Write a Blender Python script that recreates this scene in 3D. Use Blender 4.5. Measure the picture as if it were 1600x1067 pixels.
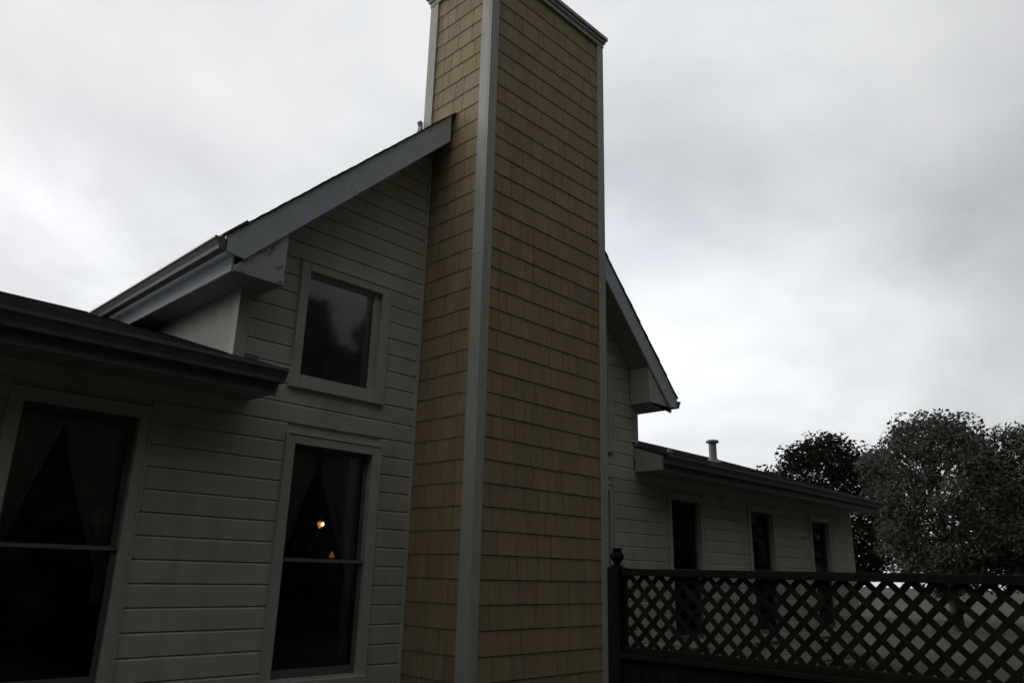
import bpy, math, random
from mathutils import Vector, Matrix
R = math.radians
random.seed(7)
for o in list(bpy.data.objects):
    bpy.data.objects.remove(o)
scene = bpy.context.scene
col = scene.collection

# ------------------------------------------------------------------ camera
F_PX, YAW, PIT, ROL = 1190.7, 0.7954, 0.2950, 0.0253
CAM = Vector((-5.3635, -5.7457, 1.6))
cyw, syw = math.cos(YAW), math.sin(YAW)
fwd = Vector((syw*math.cos(PIT), cyw*math.cos(PIT), math.sin(PIT)))
rt = Vector((cyw, -syw, 0)); up = rt.cross(fwd)
rt2 = rt*math.cos(ROL) + up*math.sin(ROL)
up2 = -rt*math.sin(ROL) + up*math.cos(ROL)
cd = bpy.data.cameras.new('camera'); cam = bpy.data.objects.new('camera', cd); col.objects.link(cam)
cd.sensor_width = 36; cd.sensor_fit = 'HORIZONTAL'; cd.lens = F_PX/1600*36
cd.clip_start = 0.05; cd.clip_end = 4000
cam.matrix_world = Matrix(((rt2.x, up2.x, -fwd.x, CAM.x), (rt2.y, up2.y, -fwd.y, CAM.y), (rt2.z, up2.z, -fwd.z, CAM.z), (0, 0, 0, 1)))
scene.camera = cam

# ------------------------------------------------------------------ sky and sun (overcast, sun hidden behind the house)
SUN_AZ, SUN_EL = R(-10), R(28)            # azimuth from +Y towards +X
sdir = Vector((math.sin(SUN_AZ)*math.cos(SUN_EL), math.cos(SUN_AZ)*math.cos(SUN_EL), math.sin(SUN_EL)))
world = bpy.data.worlds.new('World'); scene.world = world; world.use_nodes = True
nt = world.node_tree; nt.nodes.clear()
def N(t, kind, **kw):
    n = t.nodes.new(kind)
    for k, v in kw.items():
        setattr(n, k, v)
    return n
def L(t, a, b): t.links.new(a, b)
out = N(nt, 'ShaderNodeOutputWorld'); bg = N(nt, 'ShaderNodeBackground')
sky = N(nt, 'ShaderNodeTexSky', sky_type='NISHITA', sun_disc=False, sun_elevation=SUN_EL, sun_rotation=SUN_AZ)
sky.dust_density = 4.0
tc = N(nt, 'ShaderNodeTexCoord')
# cloud layer: noise over the direction, projected on a flat cloud deck
sep = N(nt, 'ShaderNodeSeparateXYZ'); L(nt, tc.outputs['Generated'], sep.inputs[0])
zc = N(nt, 'ShaderNodeMath', operation='MAXIMUM'); L(nt, sep.outputs['Z'], zc.inputs[0]); zc.inputs[1].default_value = 0.0
za = N(nt, 'ShaderNodeMath', operation='ADD'); L(nt, zc.outputs[0], za.inputs[0]); za.inputs[1].default_value = 0.32
dx = N(nt, 'ShaderNodeMath', operation='DIVIDE'); L(nt, sep.outputs['X'], dx.inputs[0]); L(nt, za.outputs[0], dx.inputs[1])
dy = N(nt, 'ShaderNodeMath', operation='DIVIDE'); L(nt, sep.outputs['Y'], dy.inputs[0]); L(nt, za.outputs[0], dy.inputs[1])
cmb = N(nt, 'ShaderNodeCombineXYZ'); L(nt, dx.outputs[0], cmb.inputs[0]); L(nt, dy.outputs[0], cmb.inputs[1])
n1 = N(nt, 'ShaderNodeTexNoise'); n1.inputs['Scale'].default_value = 1.5; n1.inputs['Detail'].default_value = 6; n1.inputs['Roughness'].default_value = 0.52; n1.inputs['Distortion'].default_value = 0.3
mp = N(nt, 'ShaderNodeMapping'); mp.inputs['Location'].default_value = (7.7, 3.9, 14.3)
L(nt, cmb.outputs[0], mp.inputs['Vector']); L(nt, mp.outputs[0], n1.inputs['Vector'])
mr = N(nt, 'ShaderNodeMapRange'); mr.inputs['From Min'].default_value = 0.33; mr.inputs['From Max'].default_value = 0.66
mr.inputs['To Min'].default_value = 0.74; mr.inputs['To Max'].default_value = 1.12; L(nt, n1.outputs['Fac'], mr.inputs['Value'])
# thin overcast is brightest round the hidden sun and falls off smoothly away from it
dot = N(nt, 'ShaderNodeVectorMath', operation='DOT_PRODUCT'); L(nt, tc.outputs['Generated'], dot.inputs[0]); dot.inputs[1].default_value = sdir
m1 = N(nt, 'ShaderNodeMapRange', interpolation_type='SMOOTHSTEP'); m1.inputs['From Min'].default_value = -0.45; m1.inputs['From Max'].default_value = 0.55
m1.inputs['To Min'].default_value = 0.27; m1.inputs['To Max'].default_value = 1.0; L(nt, dot.outputs['Value'], m1.inputs['Value'])
mu = N(nt, 'ShaderNodeMath', operation='MULTIPLY'); L(nt, mr.outputs[0], mu.inputs[0]); L(nt, m1.outputs[0], mu.inputs[1])
# the deck thins towards the horizon: brighter low down, greyer overhead
hz = N(nt, 'ShaderNodeMapRange', interpolation_type='SMOOTHSTEP'); hz.inputs['From Min'].default_value = 0.30; hz.inputs['From Max'].default_value = 0.52
hz.inputs['To Min'].default_value = 1.10; hz.inputs['To Max'].default_value = 0.81
n3 = N(nt, 'ShaderNodeTexNoise'); n3.inputs['Scale'].default_value = 2.3; n3.inputs['Detail'].default_value = 3; L(nt, tc.outputs['Generated'], n3.inputs['Vector'])
wob = N(nt, 'ShaderNodeMath', operation='MULTIPLY_ADD'); L(nt, n3.outputs['Fac'], wob.inputs[0]); wob.inputs[1].default_value = 0.45; L(nt, sep.outputs['Z'], wob.inputs[2])
wo2 = N(nt, 'ShaderNodeMath', operation='SUBTRACT'); L(nt, wob.outputs[0], wo2.inputs[0]); wo2.inputs[1].default_value = 0.225; L(nt, wo2.outputs[0], hz.inputs['Value'])
mu2 = N(nt, 'ShaderNodeMath', operation='MULTIPLY'); L(nt, mu.outputs[0], mu2.inputs[0]); L(nt, hz.outputs[0], mu2.inputs[1])
# thick cloud is faintly lavender, thin cloud faintly warm
tint = N(nt, 'ShaderNodeMix', data_type='RGBA'); tint.inputs['A'].default_value = (0.925, 0.965, 1.085, 1); tint.inputs['B'].default_value = (1.0, 1.005, 0.965, 1); L(nt, n1.outputs['Fac'], tint.inputs['Factor'])
ccol = N(nt, 'ShaderNodeVectorMath', operation='SCALE'); L(nt, tint.outputs['Result'], ccol.inputs[0]); L(nt, mu2.outputs[0], ccol.inputs['Scale'])
SKY_K = 0.05
sk = N(nt, 'ShaderNodeVectorMath', operation='SCALE'); L(nt, sky.outputs[0], sk.inputs[0]); sk.inputs['Scale'].default_value = SKY_K
mx = N(nt, 'ShaderNodeMix', data_type='RGBA'); mx.inputs['Factor'].default_value = 0.93
L(nt, sk.outputs[0], mx.inputs['A']); L(nt, ccol.outputs[0], mx.inputs['B'])
L(nt, mx.outputs['Result'], bg.inputs['Color']); bg.inputs['Strength'].default_value = 1.0
L(nt, bg.outputs[0], out.inputs[0])
ld = bpy.data.lights.new('sun', 'SUN'); ld.energy = 1.0; ld.angle = R(20); ld.color = (1, 0.95, 0.88)
sun = bpy.data.objects.new('sun', ld); col.objects.link(sun); sun.rotation_euler = (-sdir).to_track_quat('-Z', 'Y').to_euler(); sun.location = (20, 20, 30)
scene.view_settings.view_transform = 'Standard'; scene.view_settings.look = 'None'
scene.view_settings.gamma = 1.0; scene.view_settings.exposure = 0.0
scene.view_settings.use_curve_mapping = False

# ------------------------------------------------------------------ materials
def material(name, base, rough=0.7, var=0.0, noise=0.0, nscale=6.0, stretch=(1, 1, 1), bump=0.0, bscale=60.0, spec=0.3, dirt=None, peel=None):
    """base colour with per-object variation, streaky grain, optional dirt (colour, scale, amount) and peeling paint"""
    m = bpy.data.materials.new(name); m.use_nodes = True
    t = m.node_tree; b = t.nodes['Principled BSDF']
    b.inputs['Roughness'].default_value = rough; b.inputs['Specular IOR Level'].default_value = spec
    geo = N(t, 'ShaderNodeNewGeometry')
    mp = N(t, 'ShaderNodeMapping'); mp.inputs['Scale'].default_value = stretch; L(t, geo.outputs['Position'], mp.inputs['Vector'])
    rgb = N(t, 'ShaderNodeRGB'); rgb.outputs[0].default_value = (*base, 1); cur = rgb.outputs[0]
    if var:
        oi = N(t, 'ShaderNodeObjectInfo')
        at = N(t, 'ShaderNodeAttribute', attribute_name='tone')
        ad = N(t, 'ShaderNodeMath', operation='ADD'); L(t, oi.outputs['Random'], ad.inputs[0]); L(t, at.outputs['Fac'], ad.inputs[1])
        fr = N(t, 'ShaderNodeMath', operation='FRACT'); L(t, ad.outputs[0], fr.inputs[0])
        r1 = N(t, 'ShaderNodeMapRange'); r1.inputs['To Min'].default_value = 1-var; r1.inputs['To Max'].default_value = 1+var; L(t, fr.outputs[0], r1.inputs['Value'])
        sc = N(t, 'ShaderNodeVectorMath', operation='SCALE'); L(t, cur, sc.inputs[0]); L(t, r1.outputs[0], sc.inputs['Scale']); cur = sc.outputs[0]
        # a slight drift in hue from piece to piece
        wn = N(t, 'ShaderNodeTexWhiteNoise', noise_dimensions='1D'); L(t, fr.outputs[0], wn.inputs['W'])
        hs = N(t, 'ShaderNodeHueSaturation'); L(t, cur, hs.inputs['Color'])
        r2 = N(t, 'ShaderNodeMapRange'); r2.inputs['To Min'].default_value = 0.5-0.06*var; r2.inputs['To Max'].default_value = 0.5+0.06*var; L(t, wn.outputs['Value'], r2.inputs['Value']); L(t, r2.outputs[0], hs.inputs['Hue'])
        cur = hs.outputs[0]
    if noise:
        n = N(t, 'ShaderNodeTexNoise'); n.inputs['Scale'].default_value = nscale; n.inputs['Detail'].default_value = 5; L(t, mp.outputs[0], n.inputs['Vector'])
        r1 = N(t, 'ShaderNodeMapRange'); r1.inputs['From Min'].default_value = 0.25; r1.inputs['From Max'].default_value = 0.75
        r1.inputs['To Min'].default_value = 1-noise; r1.inputs['To Max'].default_value = 1+noise; L(t, n.outputs['Fac'], r1.inputs['Value'])
        sc = N(t, 'ShaderNodeVectorMath', operation='SCALE'); L(t, cur, sc.inputs[0]); L(t, r1.outputs[0], sc.inputs['Scale']); cur = sc.outputs[0]
    if dirt:
        dc, ds, da = dirt
        n = N(t, 'ShaderNodeTexNoise'); n.inputs['Scale'].default_value = ds; n.inputs['Detail'].default_value = 6; n.inputs['Roughness'].default_value = 0.65
        md = N(t, 'ShaderNodeMapping'); md.inputs['Scale'].default_value = (2.2, 2.2, 0.5); L(t, geo.outputs['Position'], md.inputs['Vector']); L(t, md.outputs[0], n.inputs['Vector'])
        r1 = N(t, 'ShaderNodeMapRange'); r1.inputs['From Min'].default_value = 0.5; r1.inputs['From Max'].default_value = 0.75; r1.inputs['To Max'].default_value = da; L(t, n.outputs['Fac'], r1.inputs['Value'])
        mm = N(t, 'ShaderNodeMix', data_type='RGBA'); L(t, r1.outputs[0], mm.inputs['Factor']); L(t, cur, mm.inputs['A']); mm.inputs['B'].default_value = (*dc, 1); cur = mm.outputs['Result']
    bh = None
    if peel:
        pc, ps, pt = peel
        n = N(t, 'ShaderNodeTexNoise'); n.inputs['Scale'].default_value = ps; n.inputs['Detail'].default_value = 4; n.inputs['Roughness'].default_value = 0.6; n.inputs['Distortion'].default_value = 0.6
        L(t, geo.outputs['Position'], n.inputs['Vector'])
        n2 = N(t, 'ShaderNodeTexNoise'); n2.inputs['Scale'].default_value = ps*0.16; L(t, geo.outputs['Position'], n2.inputs['Vector'])
        ad = N(t, 'ShaderNodeMath', operation='ADD'); L(t, n.outputs['Fac'], ad.inputs[0]); L(t, n2.outputs['Fac'], ad.inputs[1])
        r1 = N(t, 'ShaderNodeMapRange'); r1.inputs['From Min'].default_value = pt; r1.inputs['From Max'].default_value = pt+0.03; L(t, ad.outputs[0], r1.inputs['Value'])
        mm = N(t, 'ShaderNodeMix', data_type='RGBA'); L(t, r1.outputs[0], mm.inputs['Factor']); L(t, cur, mm.inputs['A']); mm.inputs['B'].default_value = (*pc, 1); cur = mm.outputs['Result']
        bh = r1.outputs[0]
    L(t, cur, b.inputs['Base Color'])
    if bump:
        n = N(t, 'ShaderNodeTexNoise'); n.inputs['Scale'].default_value = bscale; n.inputs['Detail'].default_value = 4; L(t, mp.outputs[0], n.inputs['Vector'])
        bu = N(t, 'ShaderNodeBump'); bu.inputs['Strength'].default_value = bump; bu.inputs['Distance'].default_value = 0.01
        if bh is not None:
            sb = N(t, 'ShaderNodeMath', operation='SUBTRACT'); L(t, n.outputs['Fac'], sb.inputs[0]); L(t, bh, sb.inputs[1]); L(t, sb.outputs[0], bu.inputs['Height'])
        else:
            L(t, n.outputs['Fac'], bu.inputs['Height'])
        L(t, bu.outputs[0], b.inputs['Normal'])
    return m
M = {}
M['shingle'] = material('cedar_shingle', (0.39, 0.293, 0.172), 0.8, var=0.085, noise=0.08, nscale=4, stretch=(4, 4, 0.4), bump=0.12, bscale=12, dirt=((0.15, 0.12, 0.08), 2.2, 0.38))
M['felt'] = material('building_felt', (0.035, 0.03, 0.025), 0.9)
M['siding'] = material('cream_siding_paint', (0.60, 0.58, 0.50), 0.6, var=0.03, noise=0.06, nscale=3, stretch=(0.6, 1, 3), bump=0.12, bscale=20, dirt=((0.28, 0.27, 0.21), 1.6, 0.42))
M['trim'] = material('grey_white_trim_paint', (0.49, 0.475, 0.42), 0.55, var=0.02, noise=0.05, nscale=4, bump=0.1, bscale=30, dirt=((0.22, 0.22, 0.19), 2.0, 0.40))
M['casing'] = material('white_casing_paint', (0.56, 0.555, 0.50), 0.5, var=0.02, noise=0.05, nscale=5, bump=0.1, bscale=30, dirt=((0.28, 0.27, 0.22), 2.5, 0.18))
M['fascia'] = material('grey_fascia_paint', (0.60, 0.66, 0.69), 0.55, noise=0.06, nscale=3, bump=0.1, bscale=25, peel=((0.13, 0.12, 0.10), 34, 1.27), dirt=((0.25, 0.26, 0.25), 1.7, 0.2))
M['return'] = material('peeling_return_paint', (0.56, 0.58, 0.55), 0.6, noise=0.06, nscale=3, bump=0.5, bscale=25, peel=((0.20, 0.19, 0.17), 48, 1.13))
M['soffit'] = material('soffit_paint', (0.34, 0.35, 0.33), 0.7, var=0.06, noise=0.06, nscale=4, bump=0.1)
M['gutter'] = material('gutter_metal', (0.17, 0.18, 0.175), 0.5, noise=0.05, nscale=4, spec=0.5, dirt=((0.10, 0.09, 0.07), 3, 0.5))
M['roof'] = material('asphalt_roof_shingle', (0.075, 0.075, 0.08), 0.9, var=0.18, noise=0.3, nscale=40, bump=0.6, bscale=160)
M['sash'] = material('dark_sash_paint', (0.16, 0.165, 0.155), 0.5, noise=0.05, nscale=5)
M['screen'] = material('screen_bar_metal', (0.20, 0.21, 0.20), 0.5)
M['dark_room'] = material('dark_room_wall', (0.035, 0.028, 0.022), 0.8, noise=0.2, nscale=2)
M['lace'] = material('sheer_lace', (0.85, 0.85, 0.83), 0.9, noise=0.1, nscale=30)
M['fence'] = material('dark_stained_fence', (0.020, 0.0165, 0.012), 0.85, spec=0.12, var=0.25, noise=0.3, nscale=6, stretch=(4, 4, 0.5), bump=0.3, bscale=18)
M['metal'] = material('galvanised_vent_metal', (0.34, 0.36, 0.35), 0.5, noise=0.12, nscale=8, spec=0.5, dirt=((0.16, 0.13, 0.10), 5, 0.5))
M['flash'] = material('flashing_metal', (0.18, 0.19, 0.20), 0.5, noise=0.1)
M['brass'] = material('aged_brass', (0.20, 0.12, 0.04), 0.4, spec=0.6)
M['grass'] = material('lawn', (0.045, 0.052, 0.028), 0.95, noise=0.4, nscale=3, bump=0.6, bscale=30, dirt=((0.06, 0.045, 0.03), 0.8, 0.5))
M['bark'] = material('tree_bark', (0.06, 0.045, 0.035), 0.9, noise=0.3, nscale=9, stretch=(3, 3, 0.6), bump=0.6)
M['leaf'] = material('tree_foliage', (0.040, 0.049, 0.029), 0.7, var=0.15, noise=0.35, nscale=1.2)
def glass(name):
    m = bpy.data.materials.new(name); m.use_nodes = True; t = m.node_tree; t.nodes.clear()
    o = N(t, 'ShaderNodeOutputMaterial'); mix = N(t, 'ShaderNodeMixShader'); tr = N(t, 'ShaderNodeBsdfTransparent'); gl = N(t, 'ShaderNodeBsdfGlossy')
    tr.inputs[0].default_value = (0.84, 0.86, 0.86, 1); gl.inputs['Roughness'].default_value = 0.06; gl.inputs[0].default_value = (0.9, 0.9, 0.9, 1)
    fr = N(t, 'ShaderNodeFresnel'); fr.inputs['IOR'].default_value = 1.5
    n = N(t, 'ShaderNodeTexNoise'); n.inputs['Scale'].default_value = 1.6
    ge = N(t, 'ShaderNodeNewGeometry'); L(t, ge.outputs['Position'], n.inputs['Vector'])
    bu = N(t, 'ShaderNodeBump'); bu.inputs['Strength'].default_value = 0.05; bu.inputs['Distance'].default_value = 0.05; L(t, n.outputs['Fac'], bu.inputs['Height']); L(t, bu.outputs[0], gl.inputs['Normal'])
    L(t, fr.outputs[0], mix.inputs[0]); L(t, tr.outputs[0], mix.inputs[1]); L(t, gl.outputs[0], mix.inputs[2]); L(t, mix.outputs[0], o.inputs[0])
    return m
M['glass'] = glass('window_glass')
def sheer(name, c, a):
    m = bpy.data.materials.new(name); m.use_nodes = True; t = m.node_tree; b = t.nodes['Principled BSDF']
    b.inputs['Base Color'].default_value = (*c, 1); b.inputs['Roughness'].default_value = 0.95
    n = N(t, 'ShaderNodeTexNoise'); n.inputs['Scale'].default_value = 45; ge = N(t, 'ShaderNodeNewGeometry'); L(t, ge.outputs['Position'], n.inputs['Vector'])
    r1 = N(t, 'ShaderNodeMapRange'); r1.inputs['To Min'].default_value = a-0.25; r1.inputs['To Max'].default_value = a+0.25; L(t, n.outputs['Fac'], r1.inputs['Value']); L(t, r1.outputs[0], b.inputs['Alpha'])
    return m
M['net'] = sheer('lightening_net_lace', (0.72, 0.78, 0.84), 0.68)  # bluish lace of the net added to lighten the upper window
M['sheer'] = sheer('sheer_curtain', (0.80, 0.82, 0.82), 0.85)
def emit(name, c, s):
    m = bpy.data.materials.new(name); m.use_nodes = True; b = m.node_tree.nodes['Principled BSDF']
    b.inputs['Base Color'].default_value = (*c, 1); b.inputs['Emission Color'].default_value = (*c, 1); b.inputs['Emission Strength'].default_value = s
    return m
M['glow'] = emit('lit_bulb', (1.0, 0.86, 0.66), 9.0)
M['shade_lit'] = emit('lit_lamp_glass', (1.0, 0.36, 0.07), 0.55)
M['shade_dim'] = emit('lit_orange_shade', (1.0, 0.30, 0.03), 0.22)

# ------------------------------------------------------------------ helpers
class MB:
    def __init__(s): s.v = []; s.f = []; s.t = []
    def add(s, vs, fs, tone=0.0):
        b = len(s.v); s.v += [tuple(v) for v in vs]; s.f += [tuple(b+i for i in f) for f in fs]; s.t += [tone]*len(fs); return s
    def box(s, x0, x1, y0, y1, z0, z1, tone=0.0):
        vs = [(x, y, z) for z in (z0, z1) for y in (y0, y1) for x in (x0, x1)]
        return s.add(vs, [(0, 2, 3, 1), (4, 5, 7, 6), (0, 1, 5, 4), (2, 6, 7, 3), (0, 4, 6, 2), (1, 3, 7, 5)], tone)
    def prism(s, poly, axis, a, b, tone=0.0):
        """poly: 2-D outline in the other two axes (in xyz order), extruded along axis from a to b"""
        def P(p, t):
            q = list(p); q.insert(axis, t); return tuple(q)
        n = len(poly); vs = [P(p, a) for p in poly] + [P(p, b) for p in poly]
        ar = sum(poly[i][0]*poly[(i+1) % n][1]-poly[(i+1) % n][0]*poly[i][1] for i in range(n))
        fl = (ar > 0) ^ (axis == 1) ^ (a > b)
        A = list(range(n)); B = list(range(n, 2*n))
        fs = [tuple(reversed(A)) if fl else tuple(A), tuple(B) if fl else tuple(reversed(B))]
        for i in range(n):
            j = (i+1) % n; q = (i, j, n+j, n+i); fs.append(q if fl else tuple(reversed(q)))
        return s.add(vs, fs, tone)
    def lathe(s, prof, c, seg=20):
        """prof: (radius, height) from bottom to top round a vertical axis at c"""
        b = []
        for r, h in prof:
            for k in range(seg):
                a = 2*math.pi*k/seg; b.append((c[0]+r*math.cos(a), c[1]+r*math.sin(a), c[2]+h))
        fs = []
        for i in range(len(prof)-1):
            for k in range(seg):
                k2 = (k+1) % seg; fs.append((i*seg+k, i*seg+k2, (i+1)*seg+k2, (i+1)*seg+k))
        fs.append(tuple(reversed(range(seg)))); fs.append(tuple(range((len(prof)-1)*seg, len(prof)*seg)))
        return s.add(b, fs)
    def tube(s, p0, p1, r0, r1, seg=8):
        p0 = Vector(p0); p1 = Vector(p1); d = (p1-p0).normalized()
        x = d.orthogonal().normalized(); y = d.cross(x); vs = []
        for p, r in ((p0, r0), (p1, r1)):
            for k in range(seg):
                a = 2*math.pi*k/seg; vs.append(p+x*math.cos(a)*r+y*math.sin(a)*r)
        fs = [(k, (k+1) % seg, seg+(k+1) % seg, seg+k) for k in range(seg)] + [tuple(reversed(range(seg))), tuple(range(seg, 2*seg))]
        return s.add(vs, fs)
    def mesh(s, name, mat):
        me = bpy.data.meshes.new(name); me.from_pydata(s.v, [], s.f); me.materials.append(mat)
        if any(s.t):
            at = me.attributes.new('tone', 'FLOAT', 'FACE'); at.data.foreach_set('value', s.t)
        me.update(); return me
    def build(s, name, mat, parent=None, smooth=False, bevel=0.0):
        me = s.mesh(name, M[mat] if isinstance(mat, str) else mat)
        if smooth:
            me.polygons.foreach_set('use_smooth', [True]*len(me.polygons))
        o = bpy.data.objects.new(name, me); link(o, parent)
        if bevel:
            bm = o.modifiers.new('bevel', 'BEVEL'); bm.width = bevel; bm.segments = 2; bm.limit_method = 'ANGLE'
        return o
def link(o, parent=None):
    col.objects.link(o)
    if parent is not None:
        o.parent = parent
        if parent.type == 'EMPTY':
            o.matrix_parent_inverse = Matrix.Translation(-parent.location)
    return o
def tag(o, label=None, cat=None, group=None, kind=None):
    for k, v in (('label', label), ('category', cat), ('group', group), ('kind', kind)):
        if v: o[k] = v
    return o
def thing(name, loc, label, cat, group=None):
    o = bpy.data.objects.new(name, None); o.location = loc; o.empty_display_size = 0.2; col.objects.link(o)
    return tag(o, label, cat, group)
def box(name, mat, parent, *a, bevel=0.0): return MB().box(*a).build(name, mat, parent, bevel=bevel)

# ------------------------------------------------------------------ measures (metres; x along the gable wall, y into the house)
WY = 1.022                     # face of the siding
CX0, CX1, CY0, CY1 = 0.0, 2.215, 0.0, 1.20     # chimney chase
APX, APZ = 1.126, 8.185        # roof apex
SL, SR = 0.978, 1.03           # roof pitch, left and right
RY = 0.615                     # front face of the rake boards
CORN = (-2.22, 4.35)           # corners of the gable wall
EAVE = (-2.634, 4.886)
S_EXP = 0.24; Z_TOP = 8.497    # shingle courses
B_EXP = 0.1905; B_Z0 = 1.445   # siding boards
MIR = 2.25                     # the left wing mirrors the right wing about x = MIR/2
def roof_z(x): return APZ + (SL*(x-APX) if x < APX else -SR*(x-APX))
def mir(a, b): return MIR-b, MIR-a

# ------------------------------------------------------------------ ground
g = MB(); nn = 24
for i in range(nn+1):
    for j in range(nn+1):
        x = -300+600*i/nn; y = -300+600*j/nn
        g.v.append((x, y, 0.0))
for i in range(nn):
    for j in range(nn):
        a = i*(nn+1)+j; g.f.append((a, a+nn+1, a+nn+2, a+1)); g.t.append(0)
tag(g.build('ground', 'grass'), kind='structure')

# ------------------------------------------------------------------ house
house = thing('house', (1.12, 5.0, 0), 'cream clapboard house with steep gable, shingled chimney and low side wings', 'house')
OPEN = []                      # openings in the front wall: x0, x1, z0, z1 of the hole behind the casing
UW = (-1.55, -0.56, 3.42, 4.62); LW = (-1.52, -0.53, 0.60, 2.80)
UWR = mir(UW[0], UW[1]) + UW[2:]; UWR = (2.62, 3.63, 3.42, 4.60)
LWR = (2.62, 3.64, 0.60, 2.80)
W1 = (5.20, 6.13, 0.66, 2.82); W2 = (7.81, 8.74, 0.66, 2.82); W3 = (10.4, 11.33, 0.66, 2.82)
W1L = mir(W1[0], W1[1])+W1[2:]; W2L = mir(W2[0], W2[1])+W2[2:]
OPEN = [UW, LW, UWR, LWR, W1, W2, W3, W1L, W2L]
WING_R, WING_L = 12.6, MIR-12.6
# wall core with the openings left free
wall = MB()
def core(x0, x1, z0, z1):
    hs = [h for h in OPEN if h[0] < x1 and h[1] > x0 and h[2] < z1 and h[3] > z0]
    xs = sorted({x0, x1, *[v for h in hs for v in h[:2] if x0 < v < x1]}); zs = sorted({z0, z1, *[v for h in hs for v in h[2:] if z0 < v < z1]})
    for i in range(len(xs)-1):
        for j in range(len(zs)-1):
            cx, cz = (xs[i]+xs[i+1])/2, (zs[j]+zs[j+1])/2
            if not any(h[0] < cx < h[1] and h[2] < cz < h[3] for h in hs):
                wall.box(xs[i], xs[i+1], WY+0.022, WY+0.13, zs[j], zs[j+1])
core(WING_L, WING_R, 0, 3.2); core(CORN[0], CORN[1], 3.2, 4.64)
wall.prism([(CORN[0], 4.64), (CORN[1], 4.64), (CORN[1], roof_z(CORN[1])-0.12), (APX, APZ-0.12), (CORN[0], roof_z(CORN[0])-0.12)], 1, WY+0.022, WY+0.13)
HB = 11.0
for x in (CORN[0], CORN[1]-0.12): wall.box(x, x+0.12, WY+0.13, HB, 0.0, roof_z(x+0.06)-0.2)
wall.prism([(CORN[0], 0), (CORN[1], 0), (CORN[1], roof_z(CORN[1])-0.12), (APX, APZ-0.12), (CORN[0], roof_z(CORN[0])-0.12)], 1, HB, HB+0.12)
for x0, x1 in ((WING_L, CORN[0]), (CORN[1], WING_R)): wall.box(x0, x1, 8.0, 8.12, 0, 3.2)
for x in (WING_L, WING_R-0.12): wall.prism([(WY+0.13, 0), (8.0, 0), (8.0, 3.3), (4.5, 4.42), (WY+0.13, 3.3)], 0, x, x+0.12)
wallo = wall.build('siding_wall', 'siding', house)
# floors, ceiling and the dark rooms behind the windows
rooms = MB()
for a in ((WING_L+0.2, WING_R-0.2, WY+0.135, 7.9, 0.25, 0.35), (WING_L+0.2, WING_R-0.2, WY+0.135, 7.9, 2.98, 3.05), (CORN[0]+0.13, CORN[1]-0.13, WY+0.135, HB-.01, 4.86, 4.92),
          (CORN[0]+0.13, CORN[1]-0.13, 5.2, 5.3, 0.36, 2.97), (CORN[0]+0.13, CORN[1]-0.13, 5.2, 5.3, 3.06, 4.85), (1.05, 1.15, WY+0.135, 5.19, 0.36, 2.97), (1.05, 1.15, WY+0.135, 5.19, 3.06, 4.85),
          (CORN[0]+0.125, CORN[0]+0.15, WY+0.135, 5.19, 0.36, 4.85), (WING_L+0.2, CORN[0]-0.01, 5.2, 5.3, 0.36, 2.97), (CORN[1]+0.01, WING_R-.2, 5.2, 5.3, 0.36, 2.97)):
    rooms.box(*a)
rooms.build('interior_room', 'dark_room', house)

# siding boards, each one a piece
def board(x0b, x0t, x1b, x1t, z0, z1, name='board'):
    pr = [(WY+0.021, 0), (WY+0.0165, 0.0005), (WY+0.016, 0.008), (WY, 0.0085), (WY, 0.172), (WY+0.010, 0.189), (WY+0.021, 0.1895)]
    h = z1-z0; vs = []; n = len(pr)
    e = random.uniform(-0.0012, 0.0012)
    for xb, xt in ((x0b, x0t), (x1b, x1t)):
        for y, z in pr:
            k = min(z, h)/h; vs.append((xb+(xt-xb)*k, y+(e if y < WY+.012 else 0), z0+min(z, h)))
    fs = [tuple(range(n)), tuple(reversed(range(n, 2*n)))] + [(i, n+i, n+(i+1) % n, (i+1) % n) for i in range(n)]
    return MB().add(vs, fs).build(name, 'siding', wallo)
CAS = 0.075                    # how far a casing covers the wall round its opening
def cut(iv, a, b):
    r = []
    for p, q in iv:
        if b <= p or a >= q: r.append((p, q)); continue
        if a > p: r.append((p, a))
        if b < q: r.append((b, q))
    return r
k0 = int((B_Z0-0.05)/B_EXP)
for k in range(-k0, 36):
    z0 = B_Z0+k*B_EXP; z1 = z0+B_EXP
    zm = z1 if z1 > 3 else z0
    if z0 < 3.06:
        iv = [(WING_L, 0.02), (2.20, WING_R)]
    else:
        lo, hi = (CORN[0]+0.10, CORN[1]-0.10)
        rt_ = roof_z(lo)-0.36
        iv = [(lo, 0.02), (2.20, hi)]
    for h in OPEN:
        if h[2]-CAS < z1-0.02 and h[3]+CAS > z0+0.02:
            iv = cut(iv, h[0]-CAS+0.01, h[1]+CAS-0.01)
    for p, q in iv:
        # butt joints
        xs = [p]
        while q-xs[-1] > 4.2:
            xs.append(xs[-1]+random.uniform(2.2, 3.9))
        xs.append(q)
        for i in range(len(xs)-1):
            a, b = xs[i]+(0.001 if i else 0), xs[i+1]-(0.001 if i < len(xs)-2 else 0)
            ab = at = a; bb = bt = b
            dz = 0.30
            if z1 > 4.4:                       # cut to the rake
                la = APX-(APZ-dz-z0)/SL; lt = APX-(APZ-dz-z1)/SL
                rb = APX+(APZ-dz-z0)/SR; rt3 = APX+(APZ-dz-z1)/SR
                ab = max(a, la); at = max(a, lt); bb = min(b, rb); bt = min(b, rt3)
            if bb-ab < 0.02 or bt-at < 0.0: continue
            board(ab, at, bb, bt, z0, z1)
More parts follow.
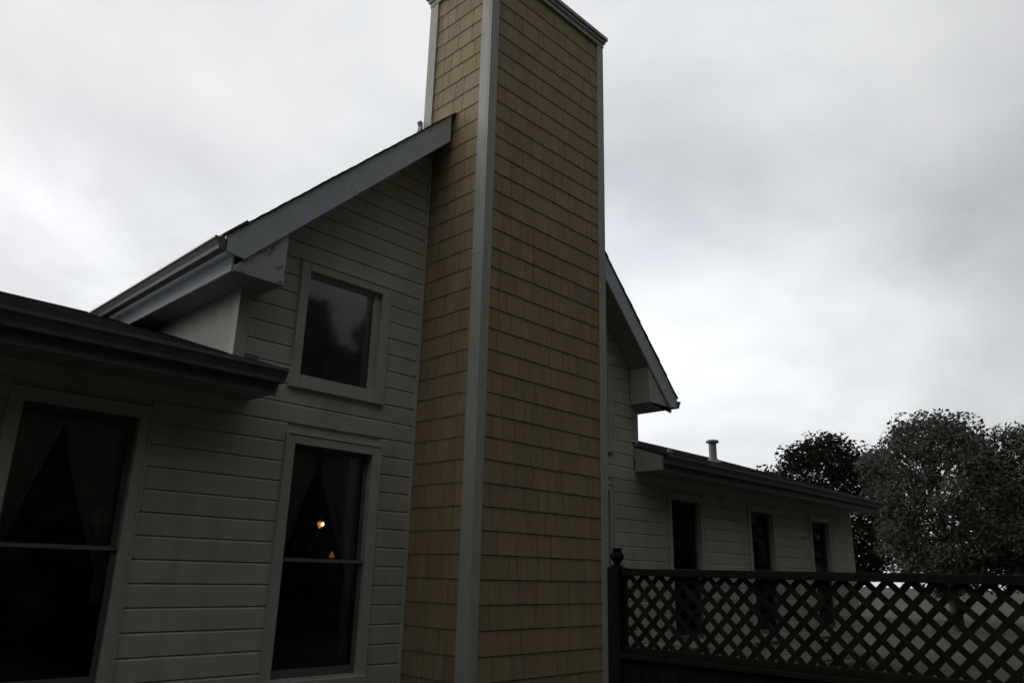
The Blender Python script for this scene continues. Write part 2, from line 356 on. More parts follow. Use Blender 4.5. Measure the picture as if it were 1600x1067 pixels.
# corner boards of the tall part, thin strip against the chimney
for x0, x1 in ((CORN[0]-0.012, CORN[0]+0.098), (CORN[1]-0.098, CORN[1]+0.012)):
    box('corner_board', 'casing', house, x0, x1, WY-0.012, WY+0.022, 3.30, roof_z((x0+x1)/2)-0.3, bevel=0.003)
    xo = (x0-0.0, x0+0.012) if x0 < 0 else (x1-0.012, x1)
    box('corner_board', 'casing', house, xo[0]-(0.012 if x0 < 0 else -0.012), xo[1]-(0.012 if x0 < 0 else -0.012), WY-0.010, WY+0.11, 3.30, roof_z((x0+x1)/2)-0.3, bevel=0.003)
box('junction_strip', 'casing', house, -0.030, 0.004, WY-0.022, WY+0.0, 0.05, 6.75, bevel=0.003)
box('junction_strip', 'casing', house, 2.212, 2.245, WY-0.022, WY+0.0, 0.05, 6.75, bevel=0.003)

# ---- windows
def window(o, kind):
    """o = hole; a window of casing, jamb, sash and panes"""
    x0, x1, z0, z1 = o
    w = MB()
    # the jamb lining of the hole is the window body
    y0, y1 = WY-0.018, WY+0.125
    t = 0.02
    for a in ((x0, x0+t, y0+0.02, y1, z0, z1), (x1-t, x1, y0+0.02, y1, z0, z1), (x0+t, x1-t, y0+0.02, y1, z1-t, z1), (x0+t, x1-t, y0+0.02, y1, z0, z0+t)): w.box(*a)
    root = w.build('window', 'casing', house)
    c = 0.066; yc0, yc1 = WY-0.024, WY+0.008
    f = [('casing', x0-c, x0+0.028, yc0, yc1, z0-c, z1+c-0.001), ('casing', x1-0.028, x1+c, yc0, yc1, z0-c, z1+c-0.001)]
    f += [('head_casing', x0+0.029, x1-0.029, yc0, yc1, z1-0.028, z1+c)]
    for n, *a in f: box(n, 'casing', root, *a, bevel=0.004)
    # back band round the outside
    for a in ((x0-c-0.012, x0-c+0.006, yc0-0.01, yc1+0.01, z0-c-0.005, z1+c+0.012), (x1+c-0.006, x1+c+0.012, yc0-0.01, yc1+0.01, z0-c-0.005, z1+c+0.012), (x0-c+0.0065, x1+c-0.0065, yc0-0.01, yc1+0.01, z1+c-0.004, z1+c+0.012)):
        box('back_band', 'casing', root, *a, bevel=0.003)
    if kind == 'fixed':
        box('bottom_casing', 'casing', root, x0+0.029, x1-0.029, yc0+0.001, yc1, z0-c, z0+0.05, bevel=0.004)
        box('sill', 'casing', root, x0-c-0.02, x1+c+0.02, yc0-0.018, yc1, z0-c-0.026, z0-c-0.006, bevel=0.004)
        s = 0.045; ys = (WY+0.035, WY+0.075)
        ix0, ix1, iz0, iz1 = x0+0.021, x1-0.021, z0+0.021, z1-0.021
        s0, s1 = 0.03, 0.085
        box('sash_stile', 'casing', root, ix0, ix0+s0, *ys, iz0, iz1); box('sash_stile', 'casing', root, ix1-s1, ix1, *ys, iz0, iz1)
        box('sash_rail', 'casing', root, ix0+s0, ix1-s1, ys[0]+.002, ys[1], iz0, iz0+0.03); box('sash_rail', 'casing', root, ix0+s0, ix1-s1, ys[0]+.002, ys[1], iz1-0.055, iz1)
        box('pane', 'glass', root, ix0+s0-0.005, ix1-s1+0.005, WY+0.052, WY+0.056, iz0+0.025, iz1-0.05)
    else:
        box('sill', 'casing', root, x0-c-0.02, x1+c+0.02, yc0-0.025, WY+0.03, z0-c-0.03, z0-0.001, bevel=0.004)
        zm = z0+(1.675-0.60)/(2.2)*(z1-z0)
        ix0, ix1 = x0+0.021, x1-0.021; s = 0.042
        mat = 'sash'
        for nm, ya, za, zb, rl, rh in (('upper_sash', WY+0.072, zm-0.018, z1-0.021, 0.03, 0.045), ('lower_sash', WY+0.032, z0+0.021, zm+0.018, 0.075, 0.034)):
            yb = ya+0.036
            sm = MB()
            sm.box(ix0, ix0+s, ya, yb, za, zb); sm.box(ix1-s, ix1, ya, yb, za, zb)
            sm.box(ix0+s, ix1-s, ya+.001, yb, za, za+rl); sm.box(ix0+s, ix1-s, ya+.001, yb, zb-rh, zb)
            sm.build(nm, mat, root)
            box('pane', 'glass', root, ix0+s-0.004, ix1-s+0.004, ya+0.016, ya+0.02, za+rl-0.004, zb-rh+0.004)
        # screen frame bar in front of the meeting rails
        box('meeting_bar', 'screen', root, ix0+0.001, ix1-0.001, WY+0.014, WY+0.03, zm-0.016, zm+0.012)
        # dark head stop
        box('head_stop', 'sash', root, x0+0.021, x1-0.021, WY+0.012, WY+0.03, z1-0.045, z1-0.022)
    return root
tag(window(UW, 'fixed'), label='fixed square upper window with tasselled valance')
tag(window(LW, 'hung'), label='tall double-hung window with a lit lamp behind curtains')
window(UWR, 'fixed'); window(LWR, 'hung')
for h in (W1, W2, W3, W1L, W2L): window(h, 'hung')

# ---- chimney
chim = MB().box(CX0+0.018, CX1-0.018, CY0+0.018, CY1-0.018, 0.0, 9.06).build('chimney', 'felt', house)
tag(chim, label='tall tan shingled chimney chase with grey corner boards')
# shingle prototypes, unit width, hung from their top edge; butt proud of the course below
protos = []
for v in range(5):
    n = 3; h = S_EXP
    vs = []; z_b = [random.uniform(-0.0008, 0.0008) for _ in range(n)]
    for i in range(n):
        x = i/(n-1)-0.5
        vs += [(x, -0.0125, z_b[i]), (x, -0.0035, h+0.012), (x, 0.0, h+0.012), (x, 0.0, z_b[i])]
    fs = []
    for i in range(n-1):
        a, b = 4*i, 4*(i+1)
        fs += [(a, b, b+1, a+1), (a+1, b+1, b+2, a+2), (a+3, b+3, b, a)]
    fs += [(0, 1, 2, 3), (4*n-1, 4*n-2, 4*n-3, 4*n-4)]
    protos.append(MB().add(vs, fs).mesh('shingle', M['shingle']))
def split(a, b):
    """random shingle widths between a and b, last one not too thin"""
    xs = [a]
    while b-xs[-1] > 0.34:
        xs.append(xs[-1]+random.choice((0.12, 0.15, 0.17, 0.20, 0.22, 0.25, 0.28, 0.30))*random.uniform(0.92, 1.08))
    if b-xs[-1] > 0.19 : xs.append(xs[-1]+(b-xs[-1])*random.uniform(0.42, 0.58))
    xs.append(b); return xs
cells = []
nrow0, nrow1 = -2, 35
for k in range(nrow0, nrow1+1):
    zb = Z_TOP-k*S_EXP
    ztop = min(zb+S_EXP, 9.0)
    if ztop-zb < 0.06 or zb < 0.0: continue
    for side, (a, b) in (('front', (CX0+0.113, CX1-0.108)), ('left', (CY0+0.159, CY1-0.145 if zb > 6.4 else WY-0.012)), ('right', (CY0+0.12, CY1-0.12)), ('back', (CX0+0.12, CX1-0.12))):
        if side == 'back' and zb < 6.5: continue
        xs = split(a, b)
        for i in range(len(xs)-1):
            g_ = random.uniform(0.0045, 0.0085)
            c_ = (xs[i]+xs[i+1])/2; w_ = xs[i+1]-xs[i]-g_
            dzz = random.gauss(0, 0.0007); rr = random.gauss(0, 0.004)
            if side == 'front': loc = (c_, CY0+0.0175, zb+dzz); rz = 0
            elif side == 'left': loc = (CX0+0.0175, c_, zb+dzz); rz = -math.pi/2
            elif side == 'right': loc = (CX1-0.0175, c_, zb+dzz); rz = math.pi/2
            else: loc = (c_, CY1-0.0175, zb+dzz); rz = math.pi
            d = (Vector(loc)-CAM).length
            nrm = {'front': Vector((0, -1, 0)), 'left': Vector((-1, 0, 0)), 'right': Vector((1, 0, 0)), 'back': Vector((0, 1, 0))}[side]
            cosv = max(0.0, nrm.dot((CAM-Vector(loc)).normalized()))
            hidden = False
            vis = 0 if hidden or loc[2] < 0.95 else w_*cosv/d**2*(0.6 if side == 'left' and 5.6 < zb < 7.1 and c_ > .7 else 1)
            if hidden: continue
            cells.append((vis, loc, rz, w_, (ztop-zb)/S_EXP, rr, random.randrange(5)))
cells.sort(key=lambda c: -c[0])
rest = MB()
for i, (vis, loc, rz, w_, hs, rr, v) in enumerate(cells):
    if i < 300:
        o = bpy.data.objects.new('shingle', protos[v]); o.location = loc; o.rotation_euler = (0, 0, rz); o.scale = (w_, 1, hs); link(o, chim)
    else:
        mt = Matrix.Translation(loc) @ Matrix.Rotation(rz, 4, 'Z') @ Matrix.Diagonal((w_, 1, hs, 1)); me = protos[v]
        rest.add([mt @ q.co for q in me.vertices], [tuple(p.vertices) for p in me.polygons], random.uniform(0.01, 0.99))
tag(rest.build('shingle_courses', 'shingle', chim), kind='stuff')
# corner boards
ZC = 9.03
def cboard(*a): return box('corner_board', 'trim', chim, *a, bevel=0.003)
zj = 5.02                       # butt joint in the side board
cboard(CX0-0.016, CX0+0.113, CY0-0.016, CY0+0.012, 0.0, ZC)
cboard(CX0-0.016, CX0+0.012, CY0+0.0125, CY0+0.159, 0.0, zj-0.002); cboard(CX0-0.0175, CX0+0.012, CY0+0.0125, CY0+0.159, zj+0.002, ZC)
cboard(CX1-0.108, CX1+0.014, CY0-0.016, CY0+0.012, 0.0, ZC); cboard(CX1-0.012, CX1+0.014, CY0+0.0125, CY0+0.12, 0.0, ZC)
cboard(CX0-0.016, CX0+0.012, CY1-0.145, CY1+0.012, 6.6, ZC); cboard(CX1-0.012, CX1+0.016, CY1-0.12, CY1+0.012, 6.0, ZC)
cboard(CX0+0.0125, CX0+0.12, CY1-0.012, CY1+0.014, 6.6, ZC); cboard(CX1-0.12, CX1-0.0125, CY1-0.012, CY1+0.014, 6.0, ZC)
# cap: frieze, moulding and crown slab
def ring(name, e, z0, z1, mat):
    m = MB(); x0, x1, y0, y1 = CX0-e, CX1+e, CY0-e, CY1+e; i = 0.10
    m.box(x0, x1, y0, y0+i+e, z0, z1); m.box(x0, x1, y1-i-e, y1, z0, z1); m.box(x0, x0+i+e, y0+i+e, y1-i-e, z0, z1); m.box(x1-i-e, x1, y0+i+e, y1-i-e, z0, z1)
    return m.build(name, mat, chim, bevel=0.004)
ring('cap_frieze', 0.024, 8.985, 9.055, 'trim')
ring('cap_moulding', 0.045, 9.056, 9.105, 'trim')
MB().prism([(CX0-0.07, CY0-0.07), (CX1+0.07, CY0-0.07), (CX1+0.07, CY1+0.07), (CX0-0.07, CY1+0.07)], 2, 9.106, 9.165).build('cap_slab', 'trim', chim, bevel=0.006)
MB().lathe([(0.16, 0), (0.16, 0.10), (0.15, 0.10), (0.15, 0.02)], (1.1, 0.6, 9.165)).build('flue_collar', 'metal', chim)
# flashing where the chase meets the roof
MB().prism([(CX0-0.06, roof_z(-0.06)+0.01), (CX0-0.02, roof_z(-0.02)+0.01), (CX0-0.022, roof_z(0)+0.10), (CX0-0.060, roof_z(0)+0.12), (CX0-0.035, roof_z(0)+0.06)], 1, CY1+0.016, CY1+0.09).build('flashing', 'flash', chim)

# ---- main roof: decking, shingle courses, rake boards, soffit boards, eave returns, gutters
RB = 11.35
for side in (-1, 1):
    sl = SL if side < 0 else SR
    xe = EAVE[0] if side < 0 else EAVE[1]
    ln = math.hypot(1, sl); ux = side/ln; uz = -sl/ln          # unit vector down the slope
    nx, nz = -uz*side*side if False else (sl*side/ln), 1/ln     # outward normal
    total = abs(xe-APX)*ln
    deck = MB()
    def P(s, h): return (APX+ux*s+nx*h, APZ+uz*s+nz*h)
    sc0 = (abs((CX0 if side < 0 else CX1)-APX)+0.02)*ln
    for s0, s1, yy in ((0.0, sc0, CY1+0.02), (sc0, total-0.02, RY+0.035)):
        deck.prism([P(s0, -0.028), P(s1, -0.028), P(s1, -0.012), P(s0, -0.012)], 1, yy, RB)
    dk = deck.build('roof', 'roof', house)
    s = total+0.012; k = 0
    while s > 0.02:
        s1 = max(s-0.142, 0.0)
        yy = CY1+0.02 if (s+s1)/2 < sc0 else RY-0.022+random.uniform(-0.006, 0.006)
        h0 = random.uniform(-0.002, 0.003)
        MB().prism([P(s, -0.010+h0), P(s, 0.0015+h0), P(s1, -0.005), P(s1, -0.0118)], 1, yy, RB+0.02).build('shingle_course', 'roof', dk)
        s = s1; k += 1
    # rake board
    xa = -0.045 if side < 0 else CX1+0.02
    top, bot = 0.022, 0.385
    MB().prism([(xa, roof_z(xa)-top), (xe, roof_z(xe)-top), (xe, roof_z(xe)-bot*0.42), (xe-side*0.20, roof_z(xe-side*0.20)-bot), (xa, roof_z(xa)-bot)], 1, RY, RY+0.028).build('rake_board', 'fascia', house, bevel=0.003)
    # soffit boards along the slope
    nb = 4; ys = [RY+0.03+(WY-RY-0.032)*i/nb for i in range(nb+1)]
    for i in range(nb):
        MB().prism([(xa, roof_z(xa)-bot+0.040), (xe-side*0.25, roof_z(xe-side*0.25)-bot+0.040), (xe-side*0.25, roof_z(xe-side*0.25)-bot+0.058), (xa, roof_z(xa)-bot+0.058)], 1, ys[i]+0.002, ys[i+1]-0.002).build('soffit_board', 'soffit', house)
    # boxed eave return
    xi = 4.175 if side > 0 else -2.005
    zb = 4.135 if side > 0 else 4.19
    xo = xe-side*0.13
    pts = [(xi, zb), (xo, zb), (xo, roof_z(xo)-bot+0.0), (xi, roof_z(xi)-bot+0.03)]
    rm_ = 'return' if side < 0 else 'casing'
    er = MB().prism(pts, 1, RY+0.030, RY+0.052).build('eave_return', rm_, house, bevel=0.003)
    MB().prism([(RY+0.0525, zb), (WY-0.024, zb), (WY-0.024, roof_z(xi)-bot+0.03), (RY+0.0525, roof_z(xi)-bot+0.03)], 0, xi, xi+side*0.02).build('return_side', rm_, er)
    MB().box(min(xi+side*.021, xo), max(xi+side*.021, xo), RY+0.0525, RB-0.1, zb+0.012, zb+0.028).build('return_soffit', 'soffit', er)
    # eave fascia and gutter along the side
    MB().box(min(xo, xo+side*0.022), max(xo, xo+side*0.022), RY+0.0525, RB, zb, roof_z(xo)-0.06).build('eave_fascia', 'fascia', house)
    gx = xe+side*0.02; gz = roof_z(xe)
    prof = [(0.0, -0.005), (0.012, -0.0), (0.012, -0.02), (-0.0, -0.02)]
    K = [(0.00, -0.055), (0.115, -0.045), (0.118, -0.065), (0.100, -0.085), (0.078, -0.125), (0.070, -0.160), (0.00, -0.165)]
    MB().prism([(gx+side*(a-0.035), gz+b) for a, b in K], 1, RY+0.0, RB+0.02).build('gutter', 'gutter', house)

# ---- the low wings
def wing(mirror):
    f = (lambda x: MIR-x) if mirror else (lambda x: x)
    xs0, xs1 = 4.255, WING_R+0.35
    def bx(name, mat, x0, x1, *a, bevel=0.0): p, q = sorted((f(x0), f(x1))); return box(name, mat, house, p, q, *a, bevel=bevel)
    def pr(name, mat, poly, x0, x1): p, q = sorted((f(x0), f(x1))); return MB().prism(poly, 0, p, q).build(name, mat, house)
    ys, zs = 0.44, 3.33; slope = 0.32
    ridge_y = 4.5
    def rz(y): return zs+(y-ys)*slope
    # the end panel of the overhang, soffit, fascia, gutter
    pr('wing_end_board', 'casing', [(0.505, 3.115), (WY-0.026, 3.115), (WY-0.026, rz(WY)-0.035), (0.505, rz(0.505)-0.035)], xs0, xs0+0.022)
    for i in range(4):
        y0 = 0.53+i*0.122; bx('wing_soffit_board', 'soffit', xs0+0.023, xs1, y0+0.002, y0+0.119, 3.108, 3.124)
    bx('wing_fascia', 'gutter', xs0+0.023, xs1, 0.500, 0.528, 3.085, rz(0.5)-0.035)
    K = [(0.498, 3.195), (0.498, 3.318), (0.482, 3.318), (0.482, 3.21), (0.44, 3.21), (0.398, 3.30), (0.392, 3.325), (0.382, 3.325), (0.384, 3.296), (0.402, 3.276), (0.424, 3.232), (0.430, 3.195)]
    pr('wing_gutter', 'gutter', K, xs0-0.02, xs1)
    # roof: deck and courses
    p, q = sorted((f(xs0-0.012), f(xs1)))
    back = 8.3
    def rzz(y): return rz(y) if y < ridge_y else rz(2*ridge_y-y)
    m = MB()
    hx = CORN[1]+0.13
    def seg(y0, y1, x0, x1): m.prism([(y0, rzz(y0)-0.03), (y1, rzz(y1)-0.03), (y1, rzz(y1)-0.008), (y0, rzz(y0)-0.008)], 0, *sorted((f(x0), f(x1))))
    seg(ys+0.01, WY-0.03, xs0, xs1); seg(WY-0.03, ridge_y, hx, xs1); seg(ridge_y, back, hx, xs1)
    dk = m.build('wing_roof', 'roof', house)
    y = ys-0.008
    while y < ridge_y-0.01:
        y1 = min(y+0.135, ridge_y); x0 = xs0-0.014 if y < WY-0.06 else hx-0.03
        a, b = sorted((f(x0+random.uniform(-.004, .004)), f(xs1+0.02)))
        h0 = random.uniform(-0.001, 0.003)
        MB().prism([(y, rz(y)-0.007), (y, rz(y)+0.006+h0), (y1, rz(y1)-0.002), (y1, rz(y1)-0.0075)], 0, a, b).build('shingle_course', 'roof', dk)
        y = y1
    pr('wing_flashing', 'flash', [(WY-0.03, rz(WY-0.03)+0.004), (WY+0.02, rz(WY+0.02)+0.004), (WY+0.02, rz(WY+0.02)+0.05), (WY-0.03, rz(WY-0.03)+0.05)], 4.24, 4.37)
wing(False); wing(True)
def wroof(y): return 3.33+(y-0.44)*0.32
# vent pipes on the right wing's roof
vp = (8.10, 1.85); vz = wroof(vp[1])
pipe = MB().tube((vp[0], vp[1], vz-0.05), (vp[0], vp[1], 4.14), 0.075, 0.075, 16).build('vent_pipe', 'metal', house, smooth=False)
MB().lathe([(0.085, 0), (0.125, 0.012), (0.128, 0.03), (0.122, 0.05), (0.10, 0.062), (0.02, 0.07)], (vp[0], vp[1], 4.145)).build('vent_cap', 'metal', pipe)
MB().lathe([(0.16, 0.0), (0.11, 0.06), (0.078, 0.10)], (vp[0], vp[1], vz-0.03)).build('vent_flashing', 'flash', pipe)
MB().tube((5.86, 1.4, wroof(1.4)-0.05), (5.86, 1.4, 3.70), 0.045, 0.045, 12).build('plumbing_stack', 'metal', house)
# low roof vent on the left slope
MB().prism([(-2.36, roof_z(-2.36)), (-2.06, roof_z(-2.06)), (-2.10, roof_z(-2.10)+0.06), (-2.33, roof_z(-2.33)+0.055)], 1, 1.4, 1.75).build('roof_vent', 'roof', house)

# ------------------------------------------------------------------ curtains and lamps behind the glass
def drape(name, left, mat, hole=None):
    """half of a tied-back sheer curtain: the free edge swings from the middle at the top out to the jamb"""
    m = MB(); nz, nx = 22, 26
    hx = hole or LW; x_out = hx[0]+0.03 if left else hx[1]-0.03
    zt, zb = 2.76, 1.30
    for i in range(nz+1):
        t = i/nz; z = zt+(zb-zt)*t
        xin = ((hx[0]+hx[1])/2-0.06 if left else (hx[0]+hx[1])/2-0.075)
        k = min(1.0, max(0.0, (t-0.03)/0.80))
        w = (xin-x_out)*(1-k**0.9*0.90) if left else (xin-x_out)*(1-k**1.35*0.80)
        for j in range(nx+1):
            u_ = j/nx; x = x_out+w*u_
            y = WY+0.135+0.014*math.sin(u_*nx*0.95+t*1.2)+0.01*math.sin(u_*9)
            m.v.append((x, y, z))
    for i in range(nz):
        for j in range(nx):
            a = i*(nx+1)+j; m.f.append((a, a+1, a+nx+2, a+nx+1)); m.t.append(0)
    o = m.build(name, mat, smooth=True)
    sd = o.modifiers.new('thick', 'SOLIDIFY'); sd.thickness = 0.002
    return o
tag(drape('curtain', True, M['sheer']), 'grey sheer curtain swept to the left behind the tall lower window', 'curtain', 'curtains in the tall lower window')
tag(drape('curtain', False, M['sheer']), 'grey sheer curtain swept to the right behind the tall lower window', 'curtain', 'curtains in the tall lower window')
for h, w in ((W1L, 'nearest'), (W1, 'nearest')):
    for lf in (True, False):
        side = 'left' if lf else 'right'; wing_ = 'left' if h is W1L else 'right'
        tag(drape('curtain', lf, M['sheer'], h), 'sheer curtain swept to the %s behind the low %s wing window nearest the gable' % (side, wing_), 'curtain', 'curtains in the wing windows')
# swag valance of the upper window with two tassels
val = thing('valance', (-1.1, WY+0.14, 4.4), 'scalloped tasselled valance behind the square upper window, with net added to lighten the glass', 'valance')
def lace_panel(name, xa, xb, n, low, y0):
    m = MB()
    for i in range(n+1):
        x = xa+(xb-xa)*i/n; y = y0+0.008*math.sin(i*1.9)
        m.v += [(x, y, 4.58), (x, y+0.004*math.cos(i*1.3), low(x, i))]
    for i in range(n): m.f.append((2*i, 2*i+1, 2*i+3, 2*i+2)); m.t.append(0)
    o = m.build(name, M['sheer'], val, smooth=True); sd = o.modifiers.new('thick', 'SOLIDIFY'); sd.thickness = 0.002
lace_panel('valance_band', UW[0]+0.03, UW[1]-0.03, 40, lambda x, i: 4.36+0.012*math.sin(i*1.1), WY+0.088)
net = MB()  # pale net added across the whole opening to lighten the dark upper glass
for i in range(49):
    x = UW[0]+0.03+(UW[1]-UW[0]-0.06)*i/48; net.v += [(x, WY+0.098+0.006*math.sin(i*1.05), 4.58), (x, WY+0.098+0.008*math.sin(i*1.05+0.5), 3.46)]
for i in range(48): net.f.append((2*i, 2*i+1, 2*i+3, 2*i+2)); net.t.append(0)
net.build('lightening_net', M['net'], val, smooth=True)
for xc, hw in ((-1.435, 0.10), (-1.10, 0.15)):
    lace_panel('swag', xc-hw, xc+hw, 14, lambda x, i: 4.275+0.15*(abs(x-xc)/hw)**1.2+0.006*math.sin(i*2.2), WY+0.078)
    MB().lathe([(0.014, -0.13), (0.022, -0.125), (0.014, -0.06), (0.006, -0.045), (0.013, -0.03), (0.011, -0.012), (0.003, 0.0)], (xc, WY+0.080, 4.28), 10).build('tassel', 'lace', val, smooth=True)
# hanging lamp with a flared glass shade
LX, LYY, LZ = -0.18, 2.5, 2.10
lamp = thing('hanging_lamp', (LX, LYY, 2.975), 'lit glass lamp hanging in the room behind the tall lower window', 'lamp')
sh = MB().lathe([(0.018, -0.055), (0.030, -0.03), (0.040, 0.0), (0.058, 0.03), (0.056, 0.03), (0.036, 0.0), (0.014, -0.05)], (0, 0, 0), 16)
shm = Matrix.Translation((LX, LYY, LZ)) @ Matrix.Rotation(R(-42), 4, Vector((0.7, -0.7, 0))) @ Matrix.Scale(0.72, 4)
sh.v = [tuple(shm @ Vector(v)) for v in sh.v]; sh.build('lamp_shade', 'shade_lit', lamp, smooth=True)
bl = MB().lathe([(0.008, -0.03), (0.022, -0.01), (0.030, 0.015), (0.026, 0.044), (0.014, 0.066), (0.004, 0.072)], (0, 0, 0), 14); bl.v = [tuple(Vector((LX+0.004, LYY-0.05, LZ+0.004)) + Vector(v)*0.42) for v in bl.v]; bl.build('bulb', 'glow', lamp, smooth=True)
MB().tube((LX, LYY, LZ-0.01), (LX, LYY, 2.975), 0.005, 0.005).build('rod', 'brass', lamp)
MB().lathe([(0.05, 0), (0.05, 0.015), (0.01, 0.03)], (LX, LYY, 2.95), 14).build('ceiling_rose', 'brass', lamp)
# table lamp with an orange shade
tx, ty, tz = 0.02, 2.5, 1.77
tl = thing('table_lamp', (tx, ty, 1.30), 'small table lamp with glowing orange shade beside the curtain edge', 'lamp')
MB().lathe([(0.032, -0.035), (0.007, 0.030), (0.006, 0.030), (0.029, -0.035)], (tx, ty, tz), 18).build('lamp_shade', 'shade_dim', tl, smooth=True)
MB().lathe([(0.06, 0), (0.06, 0.02), (0.015, 0.05), (0.03, 0.2), (0.012, 0.36), (0.008, 0.45)], (tx, ty, 1.30), 14).build('base', 'brass', tl, smooth=True)
cab = thing('side_cabinet', (tx, ty, 0.35), 'dark wooden cabinet under the orange table lamp', 'cabinet')
box('cabinet_body', 'dark_room', cab, tx-0.4, tx+0.4, ty-0.18, ty+0.2, 0.35, 1.27); box('cabinet_top', 'brass', cab, tx-0.43, tx+0.43, ty-0.2, ty+0.22, 1.271, 1.299)
for x_ in (-0.2, 0.2): box('cabinet_door', 'dark_room', cab, tx+x_-0.18, tx+x_+0.18, ty-0.192, ty-0.181, 0.42, 1.22, bevel=0.004)

# ------------------------------------------------------------------ fence
FX = -0.956
fence = thing('lattice_fence', (FX, -4.9, 0), 'dark stained wooden fence with diagonal lattice top and turned post finial', 'fence')
PY = [-2.487, -4.93, -7.37]
for y in PY:
    p_ = box('post', 'fence', fence, FX-0.05, FX+0.05, y-0.05, y+0.05, 0, 1.658, bevel=0.004)
    MB().lathe([(0.044, 0), (0.044, 0.008), (0.024, 0.016), (0.023, 0.03), (0.040, 0.050), (0.047, 0.068), (0.044, 0.084), (0.034, 0.096), (0.026, 0.100), (0.032, 0.106), (0.033, 0.122), (0.027, 0.126)], (FX, y, 1.659), 20).build('finial', 'fence', p_, smooth=True)
def clip(poly, y0, y1, z0, z1):
    for ax, lim, sg in ((0, y0, 1), (0, y1, -1), (1, z0, 1), (1, z1, -1)):
        r = []
        for i in range(len(poly)):
            a, b = poly[i], poly[(i+1) % len(poly)]
            da, db = sg*(a[ax]-lim), sg*(b[ax]-lim)
            if da >= 0: r.append(a)
            if da*db < 0:
                t = da/(da-db); r.append((a[0]+(b[0]-a[0])*t, a[1]+(b[1]-a[1])*t))
        poly = r
        if not poly: return poly
    return poly
PIT_ = 0.118; SW = 0.0235       # lattice pitch and half width measured along the rail
for i in range(2):
    ya, yb = PY[i+1]+0.051, PY[i]-0.051
    box('top_rail', 'fence', fence, FX-0.035, FX+0.035, ya, yb, 1.604, 1.650, bevel=0.003)
    box('lattice_rail', 'fence', fence, FX-0.022, FX+0.022, ya, yb, 1.118, 1.160, bevel=0.003)
    box('ledge_rail', 'fence', fence, FX-0.055, FX+0.02, ya, yb, 1.088, 1.1175, bevel=0.003)
    box('bottom_rail', 'fence', fence, FX-0.002, FX+0.036, ya, yb, 0.16, 0.25)
    z0, z1 = 1.150, 1.612
    yc, zc_ = -2.588, 1.553     # centre of one opening
    for sgn in (1, -1):
        for k in range(-60, 61):
            # slat centre line: y = yc + PIT_*(k+.5) + sgn*(z - zc)
            b0 = yc+PIT_*(k+0.5)
            q = [(b0+sgn*(z0-zc_)-SW, z0), (b0+sgn*(z0-zc_)+SW, z0), (b0+sgn*(z1-zc_)+SW, z1), (b0+sgn*(z1-zc_)-SW, z1)]
            q = clip(q, ya-0.0, yb+0.0, z0, z1)
            if len(q) < 3 or max(p[1] for p in q)-min(p[1] for p in q) < 0.02: continue
            xo = FX-0.0065 if sgn > 0 else FX+0.0005
            MB().prism(q, 0, xo, xo+0.006).build('lattice_slat', 'fence', fence)
    y = yb-0.004
    while y-0.10 > ya:
        w_ = min(0.14, y-ya-0.004)
        box('fence_board', 'fence', fence, FX-0.022, FX-0.003, y-w_+0.004, y, 0.06, 1.087+random.uniform(-.0, .0)); y -= 0.14

# ------------------------------------------------------------------ trees: unseen yard ones added to shade the gable, and the far ones
def shade_tree_mesh(seed, h, r):
    rnd = random.Random(seed); tr = MB(); cr = MB()
    tr.tube((0, 0, 0), (0.1, 0, h*0.35), 0.30, 0.22, 10).tube((0.1, 0, h*0.35), (0, 0.1, h*0.9), 0.22, 0.04, 8)
    for k in range(26):
        z = h*(0.18+0.75*k/26); a = k*2.4; l = r*(1.05-0.75*k/26)*rnd.uniform(0.7, 1.05)
        tr.tube((0, 0, z), (l*math.cos(a), l*math.sin(a), z+l*0.25), 0.07, 0.02, 5)
    for k in range(15000):
        t = rnd.random()**0.8; z = h*(0.01+0.99*t)
        a = rnd.uniform(0, 2*math.pi); lob = 1+0.22*math.sin(3*a+z*1.3)+0.15*math.sin(5*a-z*2.1)
        rr = r*lob*(1.0-0.72*max(0, t-0.25)/0.75)*math.sqrt(rnd.uniform(0.15, 1))
        c = Vector((rr*math.cos(a), rr*math.sin(a), z)); s = rnd.uniform(0.16, 0.36)
        d1 = Vector((rnd.gauss(0, 1), rnd.gauss(0, 1), rnd.gauss(0, .6))).normalized(); d2 = d1.orthogonal().normalized()
        cr.add([c-d1*s, c+d2*s*0.55, c+d1*s, c-d2*s*0.55], [(0, 1, 2, 3)], rnd.uniform(0.01, 0.99))
    return tr.mesh('trunk', M['bark']), cr.mesh('crown', M['leaf'])
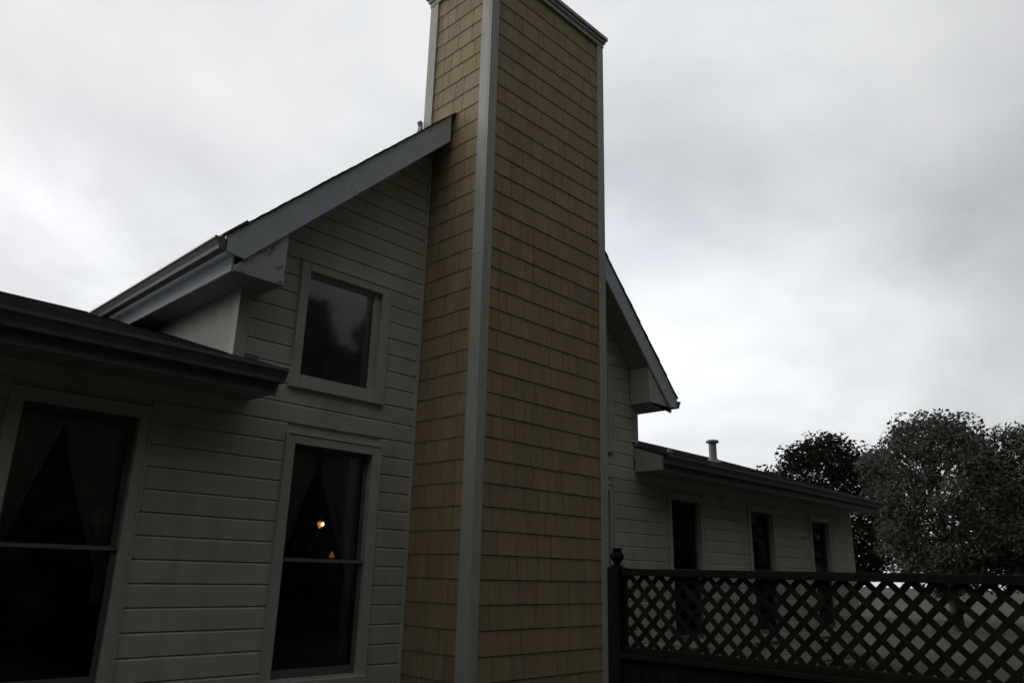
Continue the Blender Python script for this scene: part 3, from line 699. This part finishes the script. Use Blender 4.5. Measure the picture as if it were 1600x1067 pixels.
def round_tree_mesh(seed, h, r):
    rnd = random.Random(seed); tr = MB(); cr = MB()
    tr.tube((0, 0, 0), (0.1, 0.05, h*0.4), 0.22, 0.15, 10).tube((0.1, 0.05, h*0.4), (0, 0.1, h*0.85), 0.15, 0.03, 8)
    for k in range(120):
        a = k*2.39996; t = (k+0.5)/120
        zz = 1-2*t; rad = math.sqrt(1-zz*zz)*rnd.uniform(0.55, 1.0)
        c = Vector((r*rad*math.cos(a), r*rad*math.sin(a), h*0.60+zz*h*0.40*rnd.uniform(0.8, 1.08)))
        if k % 3 == 0: tr.tube((0.05, 0.05, max(h*0.22, c.z-0.35*h*rad)), c, 0.05, 0.012, 5)
        cs = rnd.uniform(0.5, 1.0)*r*0.30
        for _ in range(300):
            d = Vector((rnd.gauss(0, 1), rnd.gauss(0, 1), rnd.gauss(0, 0.75))); d = d.normalized()*min(d.length, 1.7); p = c+d*cs*0.55; s = rnd.uniform(0.05, 0.11)
            d1 = Vector((rnd.gauss(0, 1), rnd.gauss(0, 1), rnd.gauss(0, 0.7))).normalized(); d2 = d1.orthogonal().normalized()
            cr.add([p-d1*s, p+d2*s*0.5, p+d1*s, p-d2*s*0.5], [(0, 1, 2, 3)], rnd.uniform(0.01, 0.99))
    return tr.mesh('trunk', M['bark']), cr.mesh('crown', M['leaf'])
def tree(x, y, ms, rz, sc, label, group):
    t = thing('tree', (x, y, 0), label, 'tree', group); t.rotation_euler = (0, 0, rz); t.scale = (sc, sc, sc)
    for n, me in zip(('trunk', 'crown'), ms):
        o = bpy.data.objects.new(n, me); col.objects.link(o); o.parent = t
tm = [shade_tree_mesh(3, 15.5, 3.8), shade_tree_mesh(8, 14.0, 4.0)]
SHADE_TREES = ((-15, 1.0, .62), (-15, -3.5, .68), (-13.8, -8, .75), (-18.5, -1.5, .75), (-18.5, -6, .8),
         (-10.6, -10.8, .84), (-6.6, -11.6, .9), (-2.6, -11.2, .86), (1.4, -11.4, .92), (5.4, -11.2, .64), (9.4, -11.4, .72), (13.4, -10.8, .9), (17, -9.2, .92), (20.5, -7.2, .9),
         (-12.5, -13.8, .86), (-8.6, -14.8, .92), (-4.6, -15, .88), (-0.6, -15, .92), (3.4, -15, .74), (7.4, -15, .74), (11.4, -14.8, .76), (15.5, -13.5, .92), (19.8, -11.5, .95), (24.5, -8, 1.0))
rm = [round_tree_mesh(5, 7.5, 2.9), round_tree_mesh(21, 6.5, 2.8)]
FAR = ((27, 3.0, 1.0, 'rounded leafy tree beyond the end of the low right wing'), (33, 9.5, 1.25, 'leafy tree rising behind the far end of the low right wing'), (36, 1.5, 1.1, 'small leafy tree far beyond the lattice fence'), (30, -1.2, .75, 'low bushy tree seen over the lattice fence at far right'))
for i, (x, y, sc) in enumerate(SHADE_TREES):
    tree(x, y, tm[i % 2], i*1.7, sc, 'tall dense leafy tree added out of view to shade the gable', 'added shade trees round the yard')
for i, (x, y, sc, lb) in enumerate(FAR):
    tree(x, y, rm[i % 2], 0.6+i*2.1, sc, lb, 'trees beyond the right wing')
